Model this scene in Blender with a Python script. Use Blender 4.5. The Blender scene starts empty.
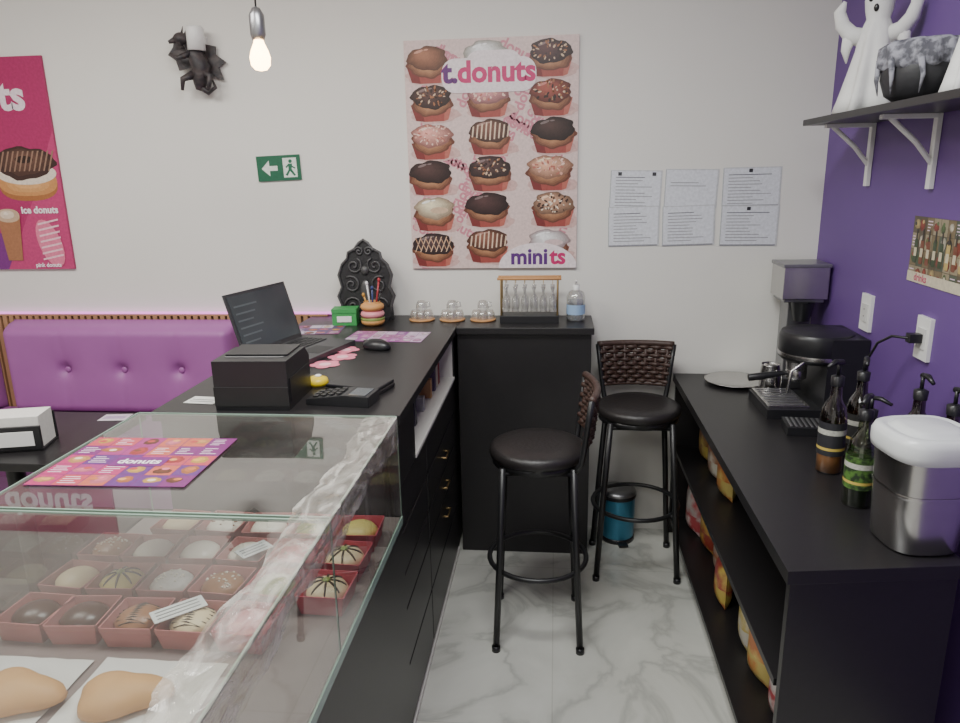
import bpy, bmesh, math, random
from mathutils import Vector, Matrix
random.seed(7)
pi=math.pi
def S(r,g,b):
    f=lambda c:(c/255/12.92) if c/255<=0.04045 else ((c/255+0.055)/1.055)**2.4
    return (f(r),f(g),f(b))
_m={}
def mat(name,rgb,rough=.5,metal=0.,noise=.08,scale=20.,bump=0.,emit=0.,coat=0.,rgb2=None):
    if name in _m: return _m[name]
    m=bpy.data.materials.new(name); m.use_nodes=True
    nt=m.node_tree; n=nt.nodes; l=nt.links
    b=n['Principled BSDF']
    tc=n.new('ShaderNodeTexCoord'); nz=n.new('ShaderNodeTexNoise')
    nz.inputs['Scale'].default_value=scale; nz.inputs['Detail'].default_value=4
    l.new(tc.outputs['Object'],nz.inputs['Vector'])
    mx=n.new('ShaderNodeMix'); mx.data_type='RGBA'
    mx.inputs['A'].default_value=tuple(c*(1-noise) for c in rgb)+(1,)
    mx.inputs['B'].default_value=tuple(min(1,c*(1+noise)) for c in (rgb2 or rgb))+(1,)
    if rgb2:
        mr=n.new('ShaderNodeMapRange'); mr.inputs['From Min'].default_value=.42; mr.inputs['From Max'].default_value=.58
        l.new(nz.outputs['Fac'],mr.inputs['Value']); l.new(mr.outputs['Result'],mx.inputs['Factor'])
    else: l.new(nz.outputs['Fac'],mx.inputs['Factor'])
    l.new(mx.outputs['Result'],b.inputs['Base Color'])
    b.inputs['Roughness'].default_value=rough; b.inputs['Metallic'].default_value=metal
    if coat: b.inputs['Coat Weight'].default_value=coat
    if bump:
        bp=n.new('ShaderNodeBump'); bp.inputs['Strength'].default_value=bump; bp.inputs['Distance'].default_value=.01
        l.new(nz.outputs['Fac'],bp.inputs['Height']); l.new(bp.outputs['Normal'],b.inputs['Normal'])
    if emit:
        b.inputs['Emission Color'].default_value=tuple(rgb)+(1,); b.inputs['Emission Strength'].default_value=emit
    _m[name]=m; return m
def glassmat(name,tint=(.92,.96,.94),base=.05,gain=.75,pw=3.5,rough=.02,milky=0.,bump=0.,bscale=40):
    m=bpy.data.materials.new(name); m.use_nodes=True
    nt=m.node_tree; n=nt.nodes; l=nt.links
    for x in list(n):
        if x.type!='OUTPUT_MATERIAL': n.remove(x)
    out=n['Material Output']
    t=n.new('ShaderNodeBsdfTransparent'); t.inputs[0].default_value=tint+(1,)
    g=n.new('ShaderNodeBsdfGlossy'); g.inputs['Roughness'].default_value=rough
    lw=n.new('ShaderNodeLayerWeight'); 
    p=n.new('ShaderNodeMath'); p.operation='POWER'; p.inputs[1].default_value=pw
    q=n.new('ShaderNodeMath'); q.operation='MULTIPLY_ADD'; q.inputs[1].default_value=gain; q.inputs[2].default_value=base
    l.new(lw.outputs['Facing'],p.inputs[0]); l.new(p.outputs[0],q.inputs[0])
    mx=n.new('ShaderNodeMixShader'); l.new(q.outputs[0],mx.inputs[0]); l.new(t.outputs[0],mx.inputs[1]); l.new(g.outputs[0],mx.inputs[2])
    last=mx
    if milky:  # mixes a patchy whitish diffuse share into the clear material
        tc=n.new('ShaderNodeTexCoord'); nz=n.new('ShaderNodeTexNoise'); nz.inputs['Scale'].default_value=bscale; nz.inputs['Detail'].default_value=5; nz.inputs['Distortion'].default_value=1.5 if bump else 0
        mp=n.new('ShaderNodeMapping'); mp.inputs['Scale'].default_value=(1,.35,1) if bump else (1,1,1)
        l.new(tc.outputs['Object'],mp.inputs['Vector']); l.new(mp.outputs['Vector'],nz.inputs['Vector'])
        mr=n.new('ShaderNodeMapRange'); mr.inputs['From Min'].default_value=.42 if bump else .35; mr.inputs['From Max'].default_value=.68
        mr.inputs['To Min'].default_value=milky*.3; mr.inputs['To Max'].default_value=milky*1.8
        l.new(nz.outputs['Fac'],mr.inputs['Value'])
        d=n.new('ShaderNodeBsdfDiffuse'); d.inputs[0].default_value=(.75,.72,.66,1)
        m2=n.new('ShaderNodeMixShader'); l.new(mr.outputs['Result'],m2.inputs[0]); l.new(mx.outputs[0],m2.inputs[1]); l.new(d.outputs[0],m2.inputs[2]); last=m2
        if bump:
            bp=n.new('ShaderNodeBump'); bp.inputs['Strength'].default_value=bump; bp.inputs['Distance'].default_value=.01
            l.new(nz.outputs['Fac'],bp.inputs['Height']); l.new(bp.outputs['Normal'],g.inputs['Normal'])
    l.new(last.outputs[0],out.inputs[0]); return m
def attrmat():
    m=bpy.data.materials.new('printed_paper'); m.use_nodes=True
    nt=m.node_tree; n=nt.nodes; l=nt.links; b=n['Principled BSDF']
    a=n.new('ShaderNodeAttribute'); a.attribute_name='Col'
    nz=n.new('ShaderNodeTexNoise'); nz.inputs['Scale'].default_value=90; nz.inputs['Detail'].default_value=3
    tc=n.new('ShaderNodeTexCoord'); l.new(tc.outputs['Object'],nz.inputs['Vector'])
    mr=n.new('ShaderNodeMapRange'); mr.inputs['To Min'].default_value=.7; mr.inputs['To Max'].default_value=1.18
    l.new(nz.outputs['Fac'],mr.inputs['Value'])
    vm=n.new('ShaderNodeVectorMath'); vm.operation='SCALE'
    l.new(a.outputs['Color'],vm.inputs[0]); l.new(mr.outputs['Result'],vm.inputs['Scale'])
    l.new(vm.outputs[0],b.inputs['Base Color']); b.inputs['Roughness'].default_value=.45
    return m
PAPER=attrmat()
col=bpy.context.scene.collection
class MB:
    def __init__(s): s.v=[];s.f=[];s.m=[];s.s=[];s.ml=[]
    def add(s,vs,fs,m,smooth=False,M=None):
        o=len(s.v)
        if M is not None: vs=[M@Vector(p) for p in vs]
        s.v+= [tuple(p) for p in vs]
        if m not in s.ml: s.ml.append(m)
        i=s.ml.index(m)
        for f in fs: s.f.append(tuple(o+k for k in f)); s.m.append(i); s.s.append(smooth)
    def box(s,x0,x1,y0,y1,z0,z1,m,M=None):
        vs=[(x0,y0,z0),(x1,y0,z0),(x1,y1,z0),(x0,y1,z0),(x0,y0,z1),(x1,y0,z1),(x1,y1,z1),(x0,y1,z1)]
        s.add(vs,[(0,3,2,1),(4,5,6,7),(0,1,5,4),(1,2,6,5),(2,3,7,6),(3,0,4,7)],m,False,M); return s
    def quad(s,pts,m): s.add(pts,[tuple(range(len(pts)))],m); return s
    def lathe(s,prof,m,c=(0,0,0),seg=28,M=None,wav=None,smooth=True):
        vs=[];fs=[];n=len(prof)
        for i,(r,z) in enumerate(prof):
            for k in range(seg):
                a=2*pi*k/seg; rr=max(r,1e-5)*(wav(a,z) if wav else 1)
                vs.append((c[0]+rr*math.cos(a),c[1]+rr*math.sin(a),c[2]+z))
        for i in range(n-1):
            for k in range(seg):
                k2=(k+1)%seg; fs.append((i*seg+k,i*seg+k2,(i+1)*seg+k2,(i+1)*seg+k))
        s.add(vs,fs,m,smooth,M); return s
    def tube(s,pts,r,m,seg=8,closed=False,M=None):
        P=[Vector(p) for p in pts]; n=len(P)
        R=r if isinstance(r,(list,tuple)) else [r]*n
        T=[]
        for i in range(n):
            a=P[(i-1)%n] if (closed or i>0) else P[i]; b=P[(i+1)%n] if (closed or i<n-1) else P[i]
            T.append((b-a).normalized())
        up=Vector((0,0,1)) if abs(T[0].z)<.9 else Vector((1,0,0))
        N=(up-T[0]*up.dot(T[0])).normalized(); vs=[];fs=[]
        for i in range(n):
            N=(N-T[i]*N.dot(T[i])).normalized(); B=T[i].cross(N)
            for k in range(seg):
                a=2*pi*k/seg; vs.append(P[i]+(N*math.cos(a)+B*math.sin(a))*R[i])
        for i in range(n if closed else n-1):
            j=(i+1)%n
            for k in range(seg):
                k2=(k+1)%seg; fs.append((i*seg+k,i*seg+k2,j*seg+k2,j*seg+k))
        if not closed:
            fs.append(tuple(range(seg-1,-1,-1))); fs.append(tuple((n-1)*seg+k for k in range(seg)))
        s.add(vs,fs,m,True,M); return s
    def ell(s,c,rx,ry,rz,m,seg=18,rings=10,M=None):
        vs=[];fs=[]
        for i in range(rings+1):
            ph=-pi/2+pi*i/rings
            for k in range(seg):
                a=2*pi*k/seg; q=max(math.cos(ph),1e-4)
                vs.append((c[0]+rx*q*math.cos(a),c[1]+ry*q*math.sin(a),c[2]+rz*math.sin(ph)))
        for i in range(rings):
            for k in range(seg):
                k2=(k+1)%seg; fs.append((i*seg+k,i*seg+k2,(i+1)*seg+k2,(i+1)*seg+k))
        s.add(vs,fs,m,True,M); return s
    def prism(s,p2,z0,z1,m,M=None):
        n=len(p2); vs=[(x,y,z0) for x,y in p2]+[(x,y,z1) for x,y in p2]
        fs=[tuple(range(n-1,-1,-1)),tuple(range(n,2*n))]+[(k,(k+1)%n,n+(k+1)%n,n+k) for k in range(n)]
        s.add(vs,fs,m,False,M); return s
    def build(s,name,loc=(0,0,0),rz=0,bevel=0,parent=None,mw=None):
        me=bpy.data.meshes.new(name); me.from_pydata(s.v,[],s.f)
        for m in s.ml: me.materials.append(m)
        me.polygons.foreach_set('material_index',s.m); me.polygons.foreach_set('use_smooth',s.s)
        bm=bmesh.new(); bm.from_mesh(me)
        bmesh.ops.remove_doubles(bm,verts=bm.verts,dist=2e-5)
        bmesh.ops.recalc_face_normals(bm,faces=bm.faces); bm.to_mesh(me); bm.free()
        ob=bpy.data.objects.new(name,me); col.objects.link(ob)
        if mw is not None: ob.matrix_world=mw
        else: ob.location=loc; ob.rotation_euler=(0,0,rz)
        if bevel:
            b=ob.modifiers.new('bevel','BEVEL'); b.width=bevel; b.segments=2; b.limit_method='ANGLE'; b.angle_limit=.9
        if parent: ob.parent=parent
        return ob
# ---------- printed art
_tc={}
def txt(s,size=.05,bold=.0,shear=0):
    key=(s,size,bold)
    if key in _tc: return _tc[key]
    cu=bpy.data.curves.new('t','FONT'); cu.body=s; cu.size=size; cu.offset=bold*size; cu.shear=shear
    cu.align_x='CENTER'; cu.align_y='CENTER'; cu.resolution_u=3
    o=bpy.data.objects.new('t',cu); col.objects.link(o)
    bpy.context.view_layer.update()
    me=bpy.data.meshes.new_from_object(o.evaluated_get(bpy.context.evaluated_depsgraph_get()))
    v=[(p.co.x,p.co.y) for p in me.vertices]; f=[tuple(p.vertices) for p in me.polygons]
    bpy.data.objects.remove(o); bpy.data.curves.remove(cu); bpy.data.meshes.remove(me)
    _tc[key]=(v,f); return v,f
class Art:
    def __init__(s,w,h,th,color,clip=True): 
        s.v=[];s.f=[];s.c=[];s.L=0;s.w=w;s.h=h;s.clip=clip
        s.v+=[(0,0,0),(w,0,0),(w,h,0),(0,h,0),(0,0,-th),(w,0,-th),(w,h,-th),(0,h,-th)]
        for f in [(0,1,2,3),(7,6,5,4),(0,4,5,1),(1,5,6,2),(2,6,7,3),(3,7,4,0)]:
            s.f.append(f); s.c.append(color)
    def raw(s,v,f,c):
        s.L+=1; z=.00006*s.L+.0001; o=len(s.v)
        for x,y in v:
            if s.clip: x=min(max(x,0),s.w); y=min(max(y,0),s.h)
            s.v.append((x,y,z))
        for q in f: s.f.append(tuple(o+k for k in q)); s.c.append(c)
    def poly(s,p,c): s.raw(p,[tuple(range(len(p)))],c)
    def rect(s,x0,y0,x1,y1,c): s.poly([(x0,y0),(x1,y0),(x1,y1),(x0,y1)],c)
    def rrect(s,x0,y0,x1,y1,r,c):
        p=[]
        for cx,cy,a0 in((x1-r,y1-r,0),(x0+r,y1-r,pi/2),(x0+r,y0+r,pi),(x1-r,y0+r,1.5*pi)):
            for k in range(7): a=a0+k*pi/12; p.append((cx+r*math.cos(a),cy+r*math.sin(a)))
        s.poly(p,c)
    def ell(s,cx,cy,rx,ry,c,seg=24,rot=0,a0=0,a1=2*pi,pw=1.):
        p=[]
        for k in range(seg):
            a=a0+(a1-a0)*k/(seg-(0 if a1-a0>6.2 else 1)); ca=math.cos(a); sa=math.sin(a)
            x=rx*math.copysign(abs(ca)**pw,ca); y=ry*math.copysign(abs(sa)**pw,sa)
            p.append((cx+x*math.cos(rot)-y*math.sin(rot),cy+x*math.sin(rot)+y*math.cos(rot)))
        s.poly(p,c)
    def soft(s,cx,cy,rx,ry,c0,c1,n=6,dx=-.15,dy=.3,pw=.9,ph=None):
        for k in range(n):
            t=k/(n-1); q=1-.78*t; c=tuple(a+(b-a)*t for a,b in zip(c0,c1))
            if ph is None: s.ell(cx+dx*rx*t,cy+dy*ry*t,rx*q,ry*q,c,22,pw=pw)
            else:
                p=[]
                for j in range(40):
                    a=2*pi*j/40; w=1+(.05*math.sin(3*a+ph)+.045*math.sin(7*a+2*ph)+.03*math.sin(11*a+ph*3))
                    p.append((cx+dx*rx*t+rx*q*w*math.cos(a),cy+dy*ry*t+ry*q*w*math.sin(a)))
                s.poly(p,c)
    def text(s,t,cx,cy,size,c,bold=0,rot=0):
        v,f=txt(t,size,bold)
        s.raw([(cx+x*math.cos(rot)-y*math.sin(rot),cy+x*math.sin(rot)+y*math.cos(rot)) for x,y in v],f,c)
    def build(s,name,mw):
        me=bpy.data.meshes.new(name); me.from_pydata(s.v,[],s.f); me.materials.append(PAPER)
        ca=me.color_attributes.new(name='Col',type='FLOAT_COLOR',domain='CORNER')
        for p,c in zip(me.polygons,s.c):
            for li in p.loop_indices: ca.data[li].color=tuple(c)+(1,)
        ob=bpy.data.objects.new(name,me); col.objects.link(ob); ob.matrix_world=mw; return ob
def MWback(x,z,y,rot=0): return Matrix.Translation((x,y,z))@Matrix(((1,0,0,0),(0,0,-1,0),(0,1,0,0),(0,0,0,1)))@Matrix.Rotation(rot,4,'Z')
def MWright(y,z,x): return Matrix.Translation((x,y,z))@Matrix(((0,0,-1,0),(-1,0,0,0),(0,1,0,0),(0,0,0,1)))
def MWflat(x,y,z,rot=0): return Matrix.Translation((x,y,z))@Matrix.Rotation(rot,4,'Z')

# ---------- materials
black=mat('black_laminate',(.014,.0128,.0138),.36,noise=.2,scale=60)
blackm=mat('black_metal',(.013,.013,.014),.38,noise=.15)
blackp=mat('black_plastic',(.014,.014,.016),.36,noise=.15)
leather=mat('black_leather',(.017,.0145,.0145),.42,noise=.25,scale=80,bump=.15)
rattan=mat('dark_rattan',(.05,.026,.02),.5,noise=.35,scale=60,bump=.2)
white=mat('white_plastic',(.8,.8,.78),.4,noise=.03)
whitec=mat('white_cloth',(.76,.76,.74),.8,noise=.1,scale=25,bump=.2)
greycloth=mat('grey_webbing',(.11,.11,.13),.9,noise=.1,scale=45,bump=.5,rgb2=(.28,.28,.32))
steel=mat('brushed_steel',(.60,.59,.58),.27,1.,noise=.08,scale=40)
dsteel=mat('grey_steel',(.32,.32,.33),.35,.85,noise=.08,scale=40)
gold=mat('gold_metal',(.5,.36,.17),.35,1.)
purplev=mat('purple_vinyl',S(158,94,156),.5,noise=.08,scale=8)
wood=mat('slat_wood',S(165,125,92),.55,noise=.3,scale=9)
woodl=mat('light_wood',S(190,140,90),.5,noise=.2,scale=30)
glass=glassmat('case_glass',(.88,.91,.89),.11,.75,2.3,milky=.045,bscale=3)
cupglass=glassmat('cup_glass',(.9,.91,.91),.2,.75,1.6,milky=.12)
gedge=mat('glass_edge',S(140,165,150),.15,noise=.1)
# ---------- room
def wallmat(name,rgb,rough=.7):
    return mat(name,rgb,rough,noise=.025,scale=3,bump=.03)
wm=wallmat('wall_paint_white',(.755,.74,.695)); pm=mat('wall_paint_purple',S(104,74,140),.55,noise=.05,scale=4,bump=.03)
def floormat():
    m=bpy.data.materials.new('marble_tile'); m.use_nodes=True; nt=m.node_tree; n=nt.nodes; l=nt.links; b=n['Principled BSDF']
    tc=n.new('ShaderNodeTexCoord')
    nz=n.new('ShaderNodeTexNoise'); nz.inputs['Scale'].default_value=2.6; nz.inputs['Detail'].default_value=8; nz.inputs['Distortion'].default_value=1.0
    l.new(tc.outputs['Object'],nz.inputs['Vector'])
    sb=n.new('ShaderNodeMath'); sb.operation='SUBTRACT'; sb.inputs[1].default_value=.5; l.new(nz.outputs['Fac'],sb.inputs[0])
    ab=n.new('ShaderNodeMath'); ab.operation='ABSOLUTE'; l.new(sb.outputs[0],ab.inputs[0])
    cr=n.new('ShaderNodeValToRGB'); e=cr.color_ramp.elements
    e[0].position=0; e[0].color=(.41,.41,.375,1); e[1].position=.04; e[1].color=(.53,.53,.485,1)
    e2=cr.color_ramp.elements.new(.25); e2.color=(.62,.62,.57,1)
    l.new(ab.outputs[0],cr.inputs[0])
    br=n.new('ShaderNodeTexBrick'); br.offset=0; br.inputs['Scale'].default_value=1; br.inputs['Brick Width'].default_value=.9; br.inputs['Row Height'].default_value=.9
    br.inputs['Mortar Size'].default_value=.0018; br.inputs['Color1'].default_value=(1,1,1,1); br.inputs['Color2'].default_value=(.97,.97,.97,1); br.inputs['Mortar'].default_value=(.8,.8,.78,1)
    l.new(tc.outputs['Object'],br.inputs['Vector'])
    mx=n.new('ShaderNodeMix'); mx.data_type='RGBA'; mx.blend_type='MULTIPLY'; mx.inputs['Factor'].default_value=1
    l.new(cr.outputs[0],mx.inputs['A']); l.new(br.outputs['Color'],mx.inputs['B']); l.new(mx.outputs['Result'],b.inputs['Base Color'])
    b.inputs['Roughness'].default_value=.18; return m
BY=3.07; RX=1.06
MB().box(-4.2,1.25,-2.6,3.2,-.1,0,floormat()).build('floor')
MB().box(-4.2,1.25,-2.6,3.2,2.7,2.8,wm).build('ceiling')
MB().box(-4.2,RX,BY,3.2,0,2.7,wm).build('wall_back')
MB().box(RX,1.25,-2.6,3.2,0,2.7,pm).build('wall_right')
MB().box(-4.2,-4.07,-2.6,BY,0,2.7,wm).build('wall_left')
MB().box(-4.07,RX,-2.6,-2.5,0,2.7,wm).build('wall_front')
# slatted panel + led
w=MB(); w.box(-4.0,-1.0,3.055,3.069,0,1.0,mat('slat_back',S(88,64,48),.7))
x=-3.99
while x<-1.02: w.box(x,x+.02,3.04,3.056,.0,1.0,wood); x+=.032
w.box(-4.0,-1.0,3.04,3.069,1.0,1.008,wood)
w.box(-4.0,-.95,3.045,3.066,1.008,1.015,mat('led_strip',(.80,.25,.74),.5,emit=1.2,noise=0))
w.build('wall_panel_slatted')
# ---------- bench
b=MB()
b.box(-3.6,-1.3,2.42,2.9,.36,.48,purplev); b.box(-3.6,-1.3,2.46,3.03,0,.36,mat('bench_base',(.03,.02,.03),.5))
b.box(-3.6,-1.3,2.90,3.035,.36,.56,purplev)
def pad(x0,x1,z0,z1,off=.3):
    nx,nz=96,40; vs=[];fs=[]
    btn=[x0+off+.27*i for i in range(10) if x0+off+.27*i<x1-.1]; zb=.775
    for j in range(nz+1):
        for i in range(nx+1):
            x=x0+(x1-x0)*i/nx; z=z0+(z1-z0)*j/nz
            dx=min(x-x0,x1-x)/.05; dz=min(z-z0,z1-z)/.05
            e=math.sqrt(max(0,1-(1-min(1,dx))**2))*math.sqrt(max(0,1-(1-min(1,dz))**2))
            d=0
            for q in btn:
                r=math.hypot(x-q,z-zb); d+=.028*math.exp(-(r/.028)**2)+.014*math.exp(-(r/.08)**2)
                d+=.003*math.exp(-((x-q)/.014)**2)*min(1,abs(z-zb)/.1)
            vs.append((x,3.035-.13*e+d*e,z))
    for j in range(nz):
        for i in range(nx):
            a=j*(nx+1)+i; fs.append((a,a+1,a+nx+2,a+nx+1))
    b.add(vs,fs,purplev,True)
    for q in btn: b.ell((q,2.938,zb),.014,.008,.014,purplev)
pad(-2.49,-1.39,.56,.985); pad(-3.60,-2.60,.56,.985)
b.build('tufted_bench')
# ---------- cafe table + napkin holder
t=MB(); t.box(-2.25,-1.53,1.93,2.43,.722,.75,black); t.lathe([(.0,.0),(.03,.0),(.03,.7),(0,.7)],blackm,c=(-1.89,2.18,.022))
t.box(-2.15,-1.63,2.15,2.21,0,.025,blackm); t.box(-1.92,-1.86,1.95,2.41,0,.025,blackm); t.build('cafe_table',bevel=.003)
n=MB(); n.box(-.09,.09,-.06,.06,0,.008,blackp); n.box(-.09,.09,-.066,-.054,.008,.085,blackp); n.box(-.09,.09,.054,.06,.008,.10,blackp); n.box(-.07,.07,-.068,-.066,.02,.07,white)
n.box(-.085,.085,-.052,.052,.008,.115,mat('napkin_paper',(.78,.76,.72),.9,noise=.1,scale=90)); n.build('napkin_holder',(-1.76,2.08,.75),.25,bevel=.002)
A=Art(.1,.07,.001,S(215,205,215)); A.rect(.01,.02,.09,.05,S(180,160,190)); A.build('paper_card',MWflat(-1.66,2.33,.7515,.1))
# ---------- service counter
c=MB()
c.box(-1.07,-.395,1.722,3.064,.973,1.0,black)
c.box(-1.05,-.64,1.73,3.036,.0,.973,black); c.box(-.64,-.415,2.82,3.06,0,.973,black)
c.box(-.64,-.425,1.73,2.82,.02,.79,black); c.box(-.64,-.405,1.73,1.95,.79,.973,black); c.box(-.64,-.405,2.78,2.82,.79,.973,black)
lw=mat('white_laminate',(.66,.64,.6),.45,noise=.03)
c.box(-.635,-.402,1.95,2.78,.79,.802,lw); c.box(-.64,-.635,1.95,2.78,.802,.973,lw); c.box(-.635,-.41,2.772,2.78,.802,.973,lw)
c.box(-.64,-.406,1.73,2.82,0,.018,lw)
zs=[(.66,.783),(.53,.652),(.42,.522),(.24,.412),(.04,.232)]
for z0,z1 in zs:
    for y0,y1 in((1.74,2.13),(2.14,2.795)):
        c.box(-.425,-.408,y0,y1,z0,z1,black)
        if y0>2 and .2<z0<.6:
            ym=2.47; zh=(z0+z1)/2+(.03 if z0<.3 else 0)
            c.tube([(-.408,ym-.035,zh),(-.394,ym-.035,zh),(-.394,ym+.035,zh),(-.408,ym+.035,zh)],.004,gold)
c.build('service_counter',bevel=.0015)
c=MB(); c.box(-.394,.155,2.80,3.064,.973,1.0,black); c.box(-.394,.145,2.822,3.06,.0,.973,black)
c.build('counter_cabinet',bevel=.002)
for i,(y,cc,h) in enumerate([(2.68,S(150,60,60),.11),(2.64,S(200,190,175),.12),(2.59,S(90,75,105),.10),(2.5,S(180,140,95),.07),(2.35,S(160,160,160),.05),(2.2,S(60,60,70),.09)]):
    MB().box(-.09,.0,-.015,.015,0,h,mat('book_%d'%i,cc,.6)).box(-.088,-.002,-.012,.012,.003,h-.002,white).build('book',(-.45,y,.8025),bevel=.001)
# ---------- display case
d=MB()
X0,X1,Y0,Y1=-1.10,-.40,.42,1.715
d.box(X0,X1,Y0,Y1,0,.70,black); d.box(X0+.005,X1-.005,Y0+.005,Y1-.005,.70,.72,mat('case_deck',(.25,.20,.19),.3,noise=.1))
def q(a,b_,c_,d_): d.quad([a,b_,c_,d_],glass)
q((X1,Y0,.72),(X1,Y1,.72),(X1,Y1,.997),(X1,Y0,.997)); q((X0,Y0,.72),(X0,Y1,.72),(X0,Y1,.997),(X0,Y0,.997))
q((X0,Y0,.72),(X1,Y0,.72),(X1,Y0,.997),(X0,Y0,.997)); q((X0,Y1,.72),(X1,Y1,.72),(X1,Y1,.997),(X0,Y1,.997))
q((X0,Y0,1.0),(X1,Y0,1.0),(X1,1.145,1.0),(X0,1.145,1.0)); q((X0,1.155,1.0),(X1,1.155,1.0),(X1,Y1,1.0),(X0,Y1,1.0))
e=.003
for (a0,a1,b0,b1) in [(X0,X1,1.142,1.146),(X0,X1,1.154,1.158),(X0,X1,Y1-e,Y1),(X0,X1,Y0,Y0+e),(X1-e,X1,Y0,Y1),(X0,X0+e,Y0,Y1)]:
    d.box(a0,a1,b0,b1,.995,1.0015,gedge)
for xx in (X0,X1-e):
    for yy in (Y0,1.148,Y1-e): d.box(xx,xx+e,yy,yy+e,.72,.995,gedge)
d.box(X1-e,X1+.001,Y0,Y1,.70,.722,gedge)
# thin crinkled clear tape along the edge
tape=glassmat('packing_tape',(.92,.90,.85),.09,.5,1.5,.2,milky=.25,bump=.6,bscale=24)
R=random.Random(5); vs=[];fs=[];N=80; K7=9
jit=[[R.uniform(-1,1) for _ in range(K7)] for _ in range(N+1)]
for i in range(N+1):
    y=Y0+.02+(Y1-Y0-.03)*i/N; wv=.008*math.sin(i*.23)+.005*math.sin(i*.61+1)+.0025*jit[i][0]
    prof_=[(X1-.070+wv,1.0018),(X1-.055+wv*.6,1.002),(X1-.04,1.002),(X1-.026,1.002),(X1-.012,1.002),(X1+.0015,1.0018),(X1+.002,.985),(X1+.002,.965),(X1+.002,.942+wv*1.5)]
    for k,(xx,zz) in enumerate(prof_):
        j=abs(jit[i][k])
        if k<5: vs.append((xx,y+.003*jit[i][k],zz+.0028*j*(1 if 0<k else .2)))
        else: vs.append((xx+.002*j,y,zz))
for i in range(N):
    for k in range(K7-1): fs.append((i*K7+k,i*K7+k+1,(i+1)*K7+k+1,(i+1)*K7+k))
d.add(vs,fs,tape,False)
d.build('donut_display_case')
# donuts
boxr=mat('donut_box_red',S(200,85,100),.5,noise=.12); boxm=mat('donut_box_mauve',S(185,115,112),.5,noise=.12); dough=mat('donut_dough',S(205,150,90),.6,noise=.15,scale=30)
tops={'w':mat('icing_white',S(232,224,208),.35,noise=.05),'c':mat('icing_choc',S(72,42,30),.3,noise=.15),'b':mat('icing_cream',S(226,206,165),.4,noise=.1),
 'g':mat('icing_grey',S(200,195,188),.5,noise=.25,scale=120),'y':mat('icing_yellow',S(218,200,120),.4,noise=.1),'p':mat('icing_pink',S(228,145,155),.35,noise=.1),'d':mat('icing_caramel',S(150,100,62),.35,noise=.2),'n':mat('icing_green',S(135,150,80),.4,noise=.2)}
choc=mat('choc_drizzle',S(60,35,25),.3)
def dome(r,R=.044,h=.03): return h*math.sqrt(max(0,1-(r/R)**2))
def donut(x,y,kind,stripe=None,hole=False):
    o=MB(); a=.044; bt=.053; h=.047; bx=boxr if x>-.65 else boxm
    for sx,sy in((1,0),(-1,0),(0,1),(0,-1)):
        if sx: vs=[(sx*a,-a,0),(sx*a,a,0),(sx*bt,bt,h),(sx*bt,-bt,h),(sx*(a-.002),-a,0),(sx*(a-.002),a,0),(sx*(bt-.0025),bt,h),(sx*(bt-.0025),-bt,h)]
        else: vs=[(-a,sy*a,0),(a,sy*a,0),(bt,sy*bt,h),(-bt,sy*bt,h),(-a,sy*(a-.002),0),(a,sy*(a-.002),0),(bt,sy*(bt-.0025),h),(-bt,sy*(bt-.0025),h)]
        o.add(vs,[(0,1,2,3),(4,5,6,7),(3,2,6,7),(0,3,7,4),(1,2,6,5)],bx)
    o.box(-a,a,-a,a,0,.002,bx)
    z0=.026
    o.lathe([(0,.003),(.03,.004),(.040,.012),(.043,.02),(.0435,z0),(.040,.04),(0,.044)],dough,seg=24)
    w=lambda A,z:1+ (.05*math.sin(5*A+x*50)+.03*math.sin(8*A) if z<z0+.006 else 0)
    prof=[(.0435,z0+.001),(.0445,z0+.005)]+[(r,z0+.003+dome(r,.0445,.026)) for r in (.042,.038,.03,.02,.01)]
    prof+=[(0,z0+.029)]
    o.lathe(prof,tops[kind],seg=24,wav=w)
    D=lambda r:z0+.004+dome(r,.0445,.026)
    if stripe=='star':
        for k in range(8):
            A=k*pi/4+.2; o.tube([(r*math.cos(A),r*math.sin(A),D(r)) for r in (.008,.016,.024,.032,.038,.041)],[.002,.0025,.0025,.0022,.0018,.001],choc,6)
        o.ell((0,0,z0+.030),.009,.009,.004,tops['n'])
    if stripe=='zig':
        pts=[]
        for k in range(13):
            yy=-.034+.068*k/12; L=.9*math.sqrt(max(0,.042**2-yy**2))*(1 if k%2 else -1); pts.append((L,yy,D(math.hypot(L,yy))))
            pts.append((0,yy+.002,D(abs(yy+.002))))
        o.tube(pts,.0016,choc if kind!='c' else tops['w'],5)
    if stripe=='nuts':
        for k in range(26):
            r=.036*math.sqrt(random.random()); A=random.random()*7; o.ell((r*math.cos(A),r*math.sin(A),D(r)),.003,.002,.0015,tops['w'] if kind!='w' else tops['d'],6,4)
    o.build('boxed_donut',(x,y,.7205),random.uniform(-.08,.08))
cols=[-.475,-.59,-.705,-.82,-.935,-1.04]; rows=[1.18,1.31,1.44,1.57]
K={(0,1):('b','star'),(0,2):('b','star'),(0,3):('y',None),(1,0):('p',None),(1,1):('n','nuts'),(1,2):('p','nuts'),(1,3):('n','nuts'),
(2,0):('b','zig'),(2,1):('d','nuts'),(2,2):('w',None),(2,3):('w',None),(3,0):('d','zig'),(3,1):('g','nuts'),(3,2):('w',None),(3,3):('w','nuts'),
(4,0):('c',None),(4,1):('y','star'),(4,2):('w',None),(4,3):('b',None),(5,0):('c',None),(5,1):('b',None),(5,2):('d','nuts')}
for (i,j),(k,s_) in K.items(): donut(cols[i],rows[j],k,s_)
def pcard(w_):
    o=MB(); o.box(0,w_,0,.045,0,.0015,white)
    for k in range(3): o.box(.008,w_-.01,.009+k*.012,.012+k*.012,.0015,.0018,dsteel)
    return o
for (x,y,r,w_) in((-.685,1.375,.9,.075),(-.755,1.13,.75,.10)): pcard(w_).build('price_card',(x,y,.7785),r)
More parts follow.
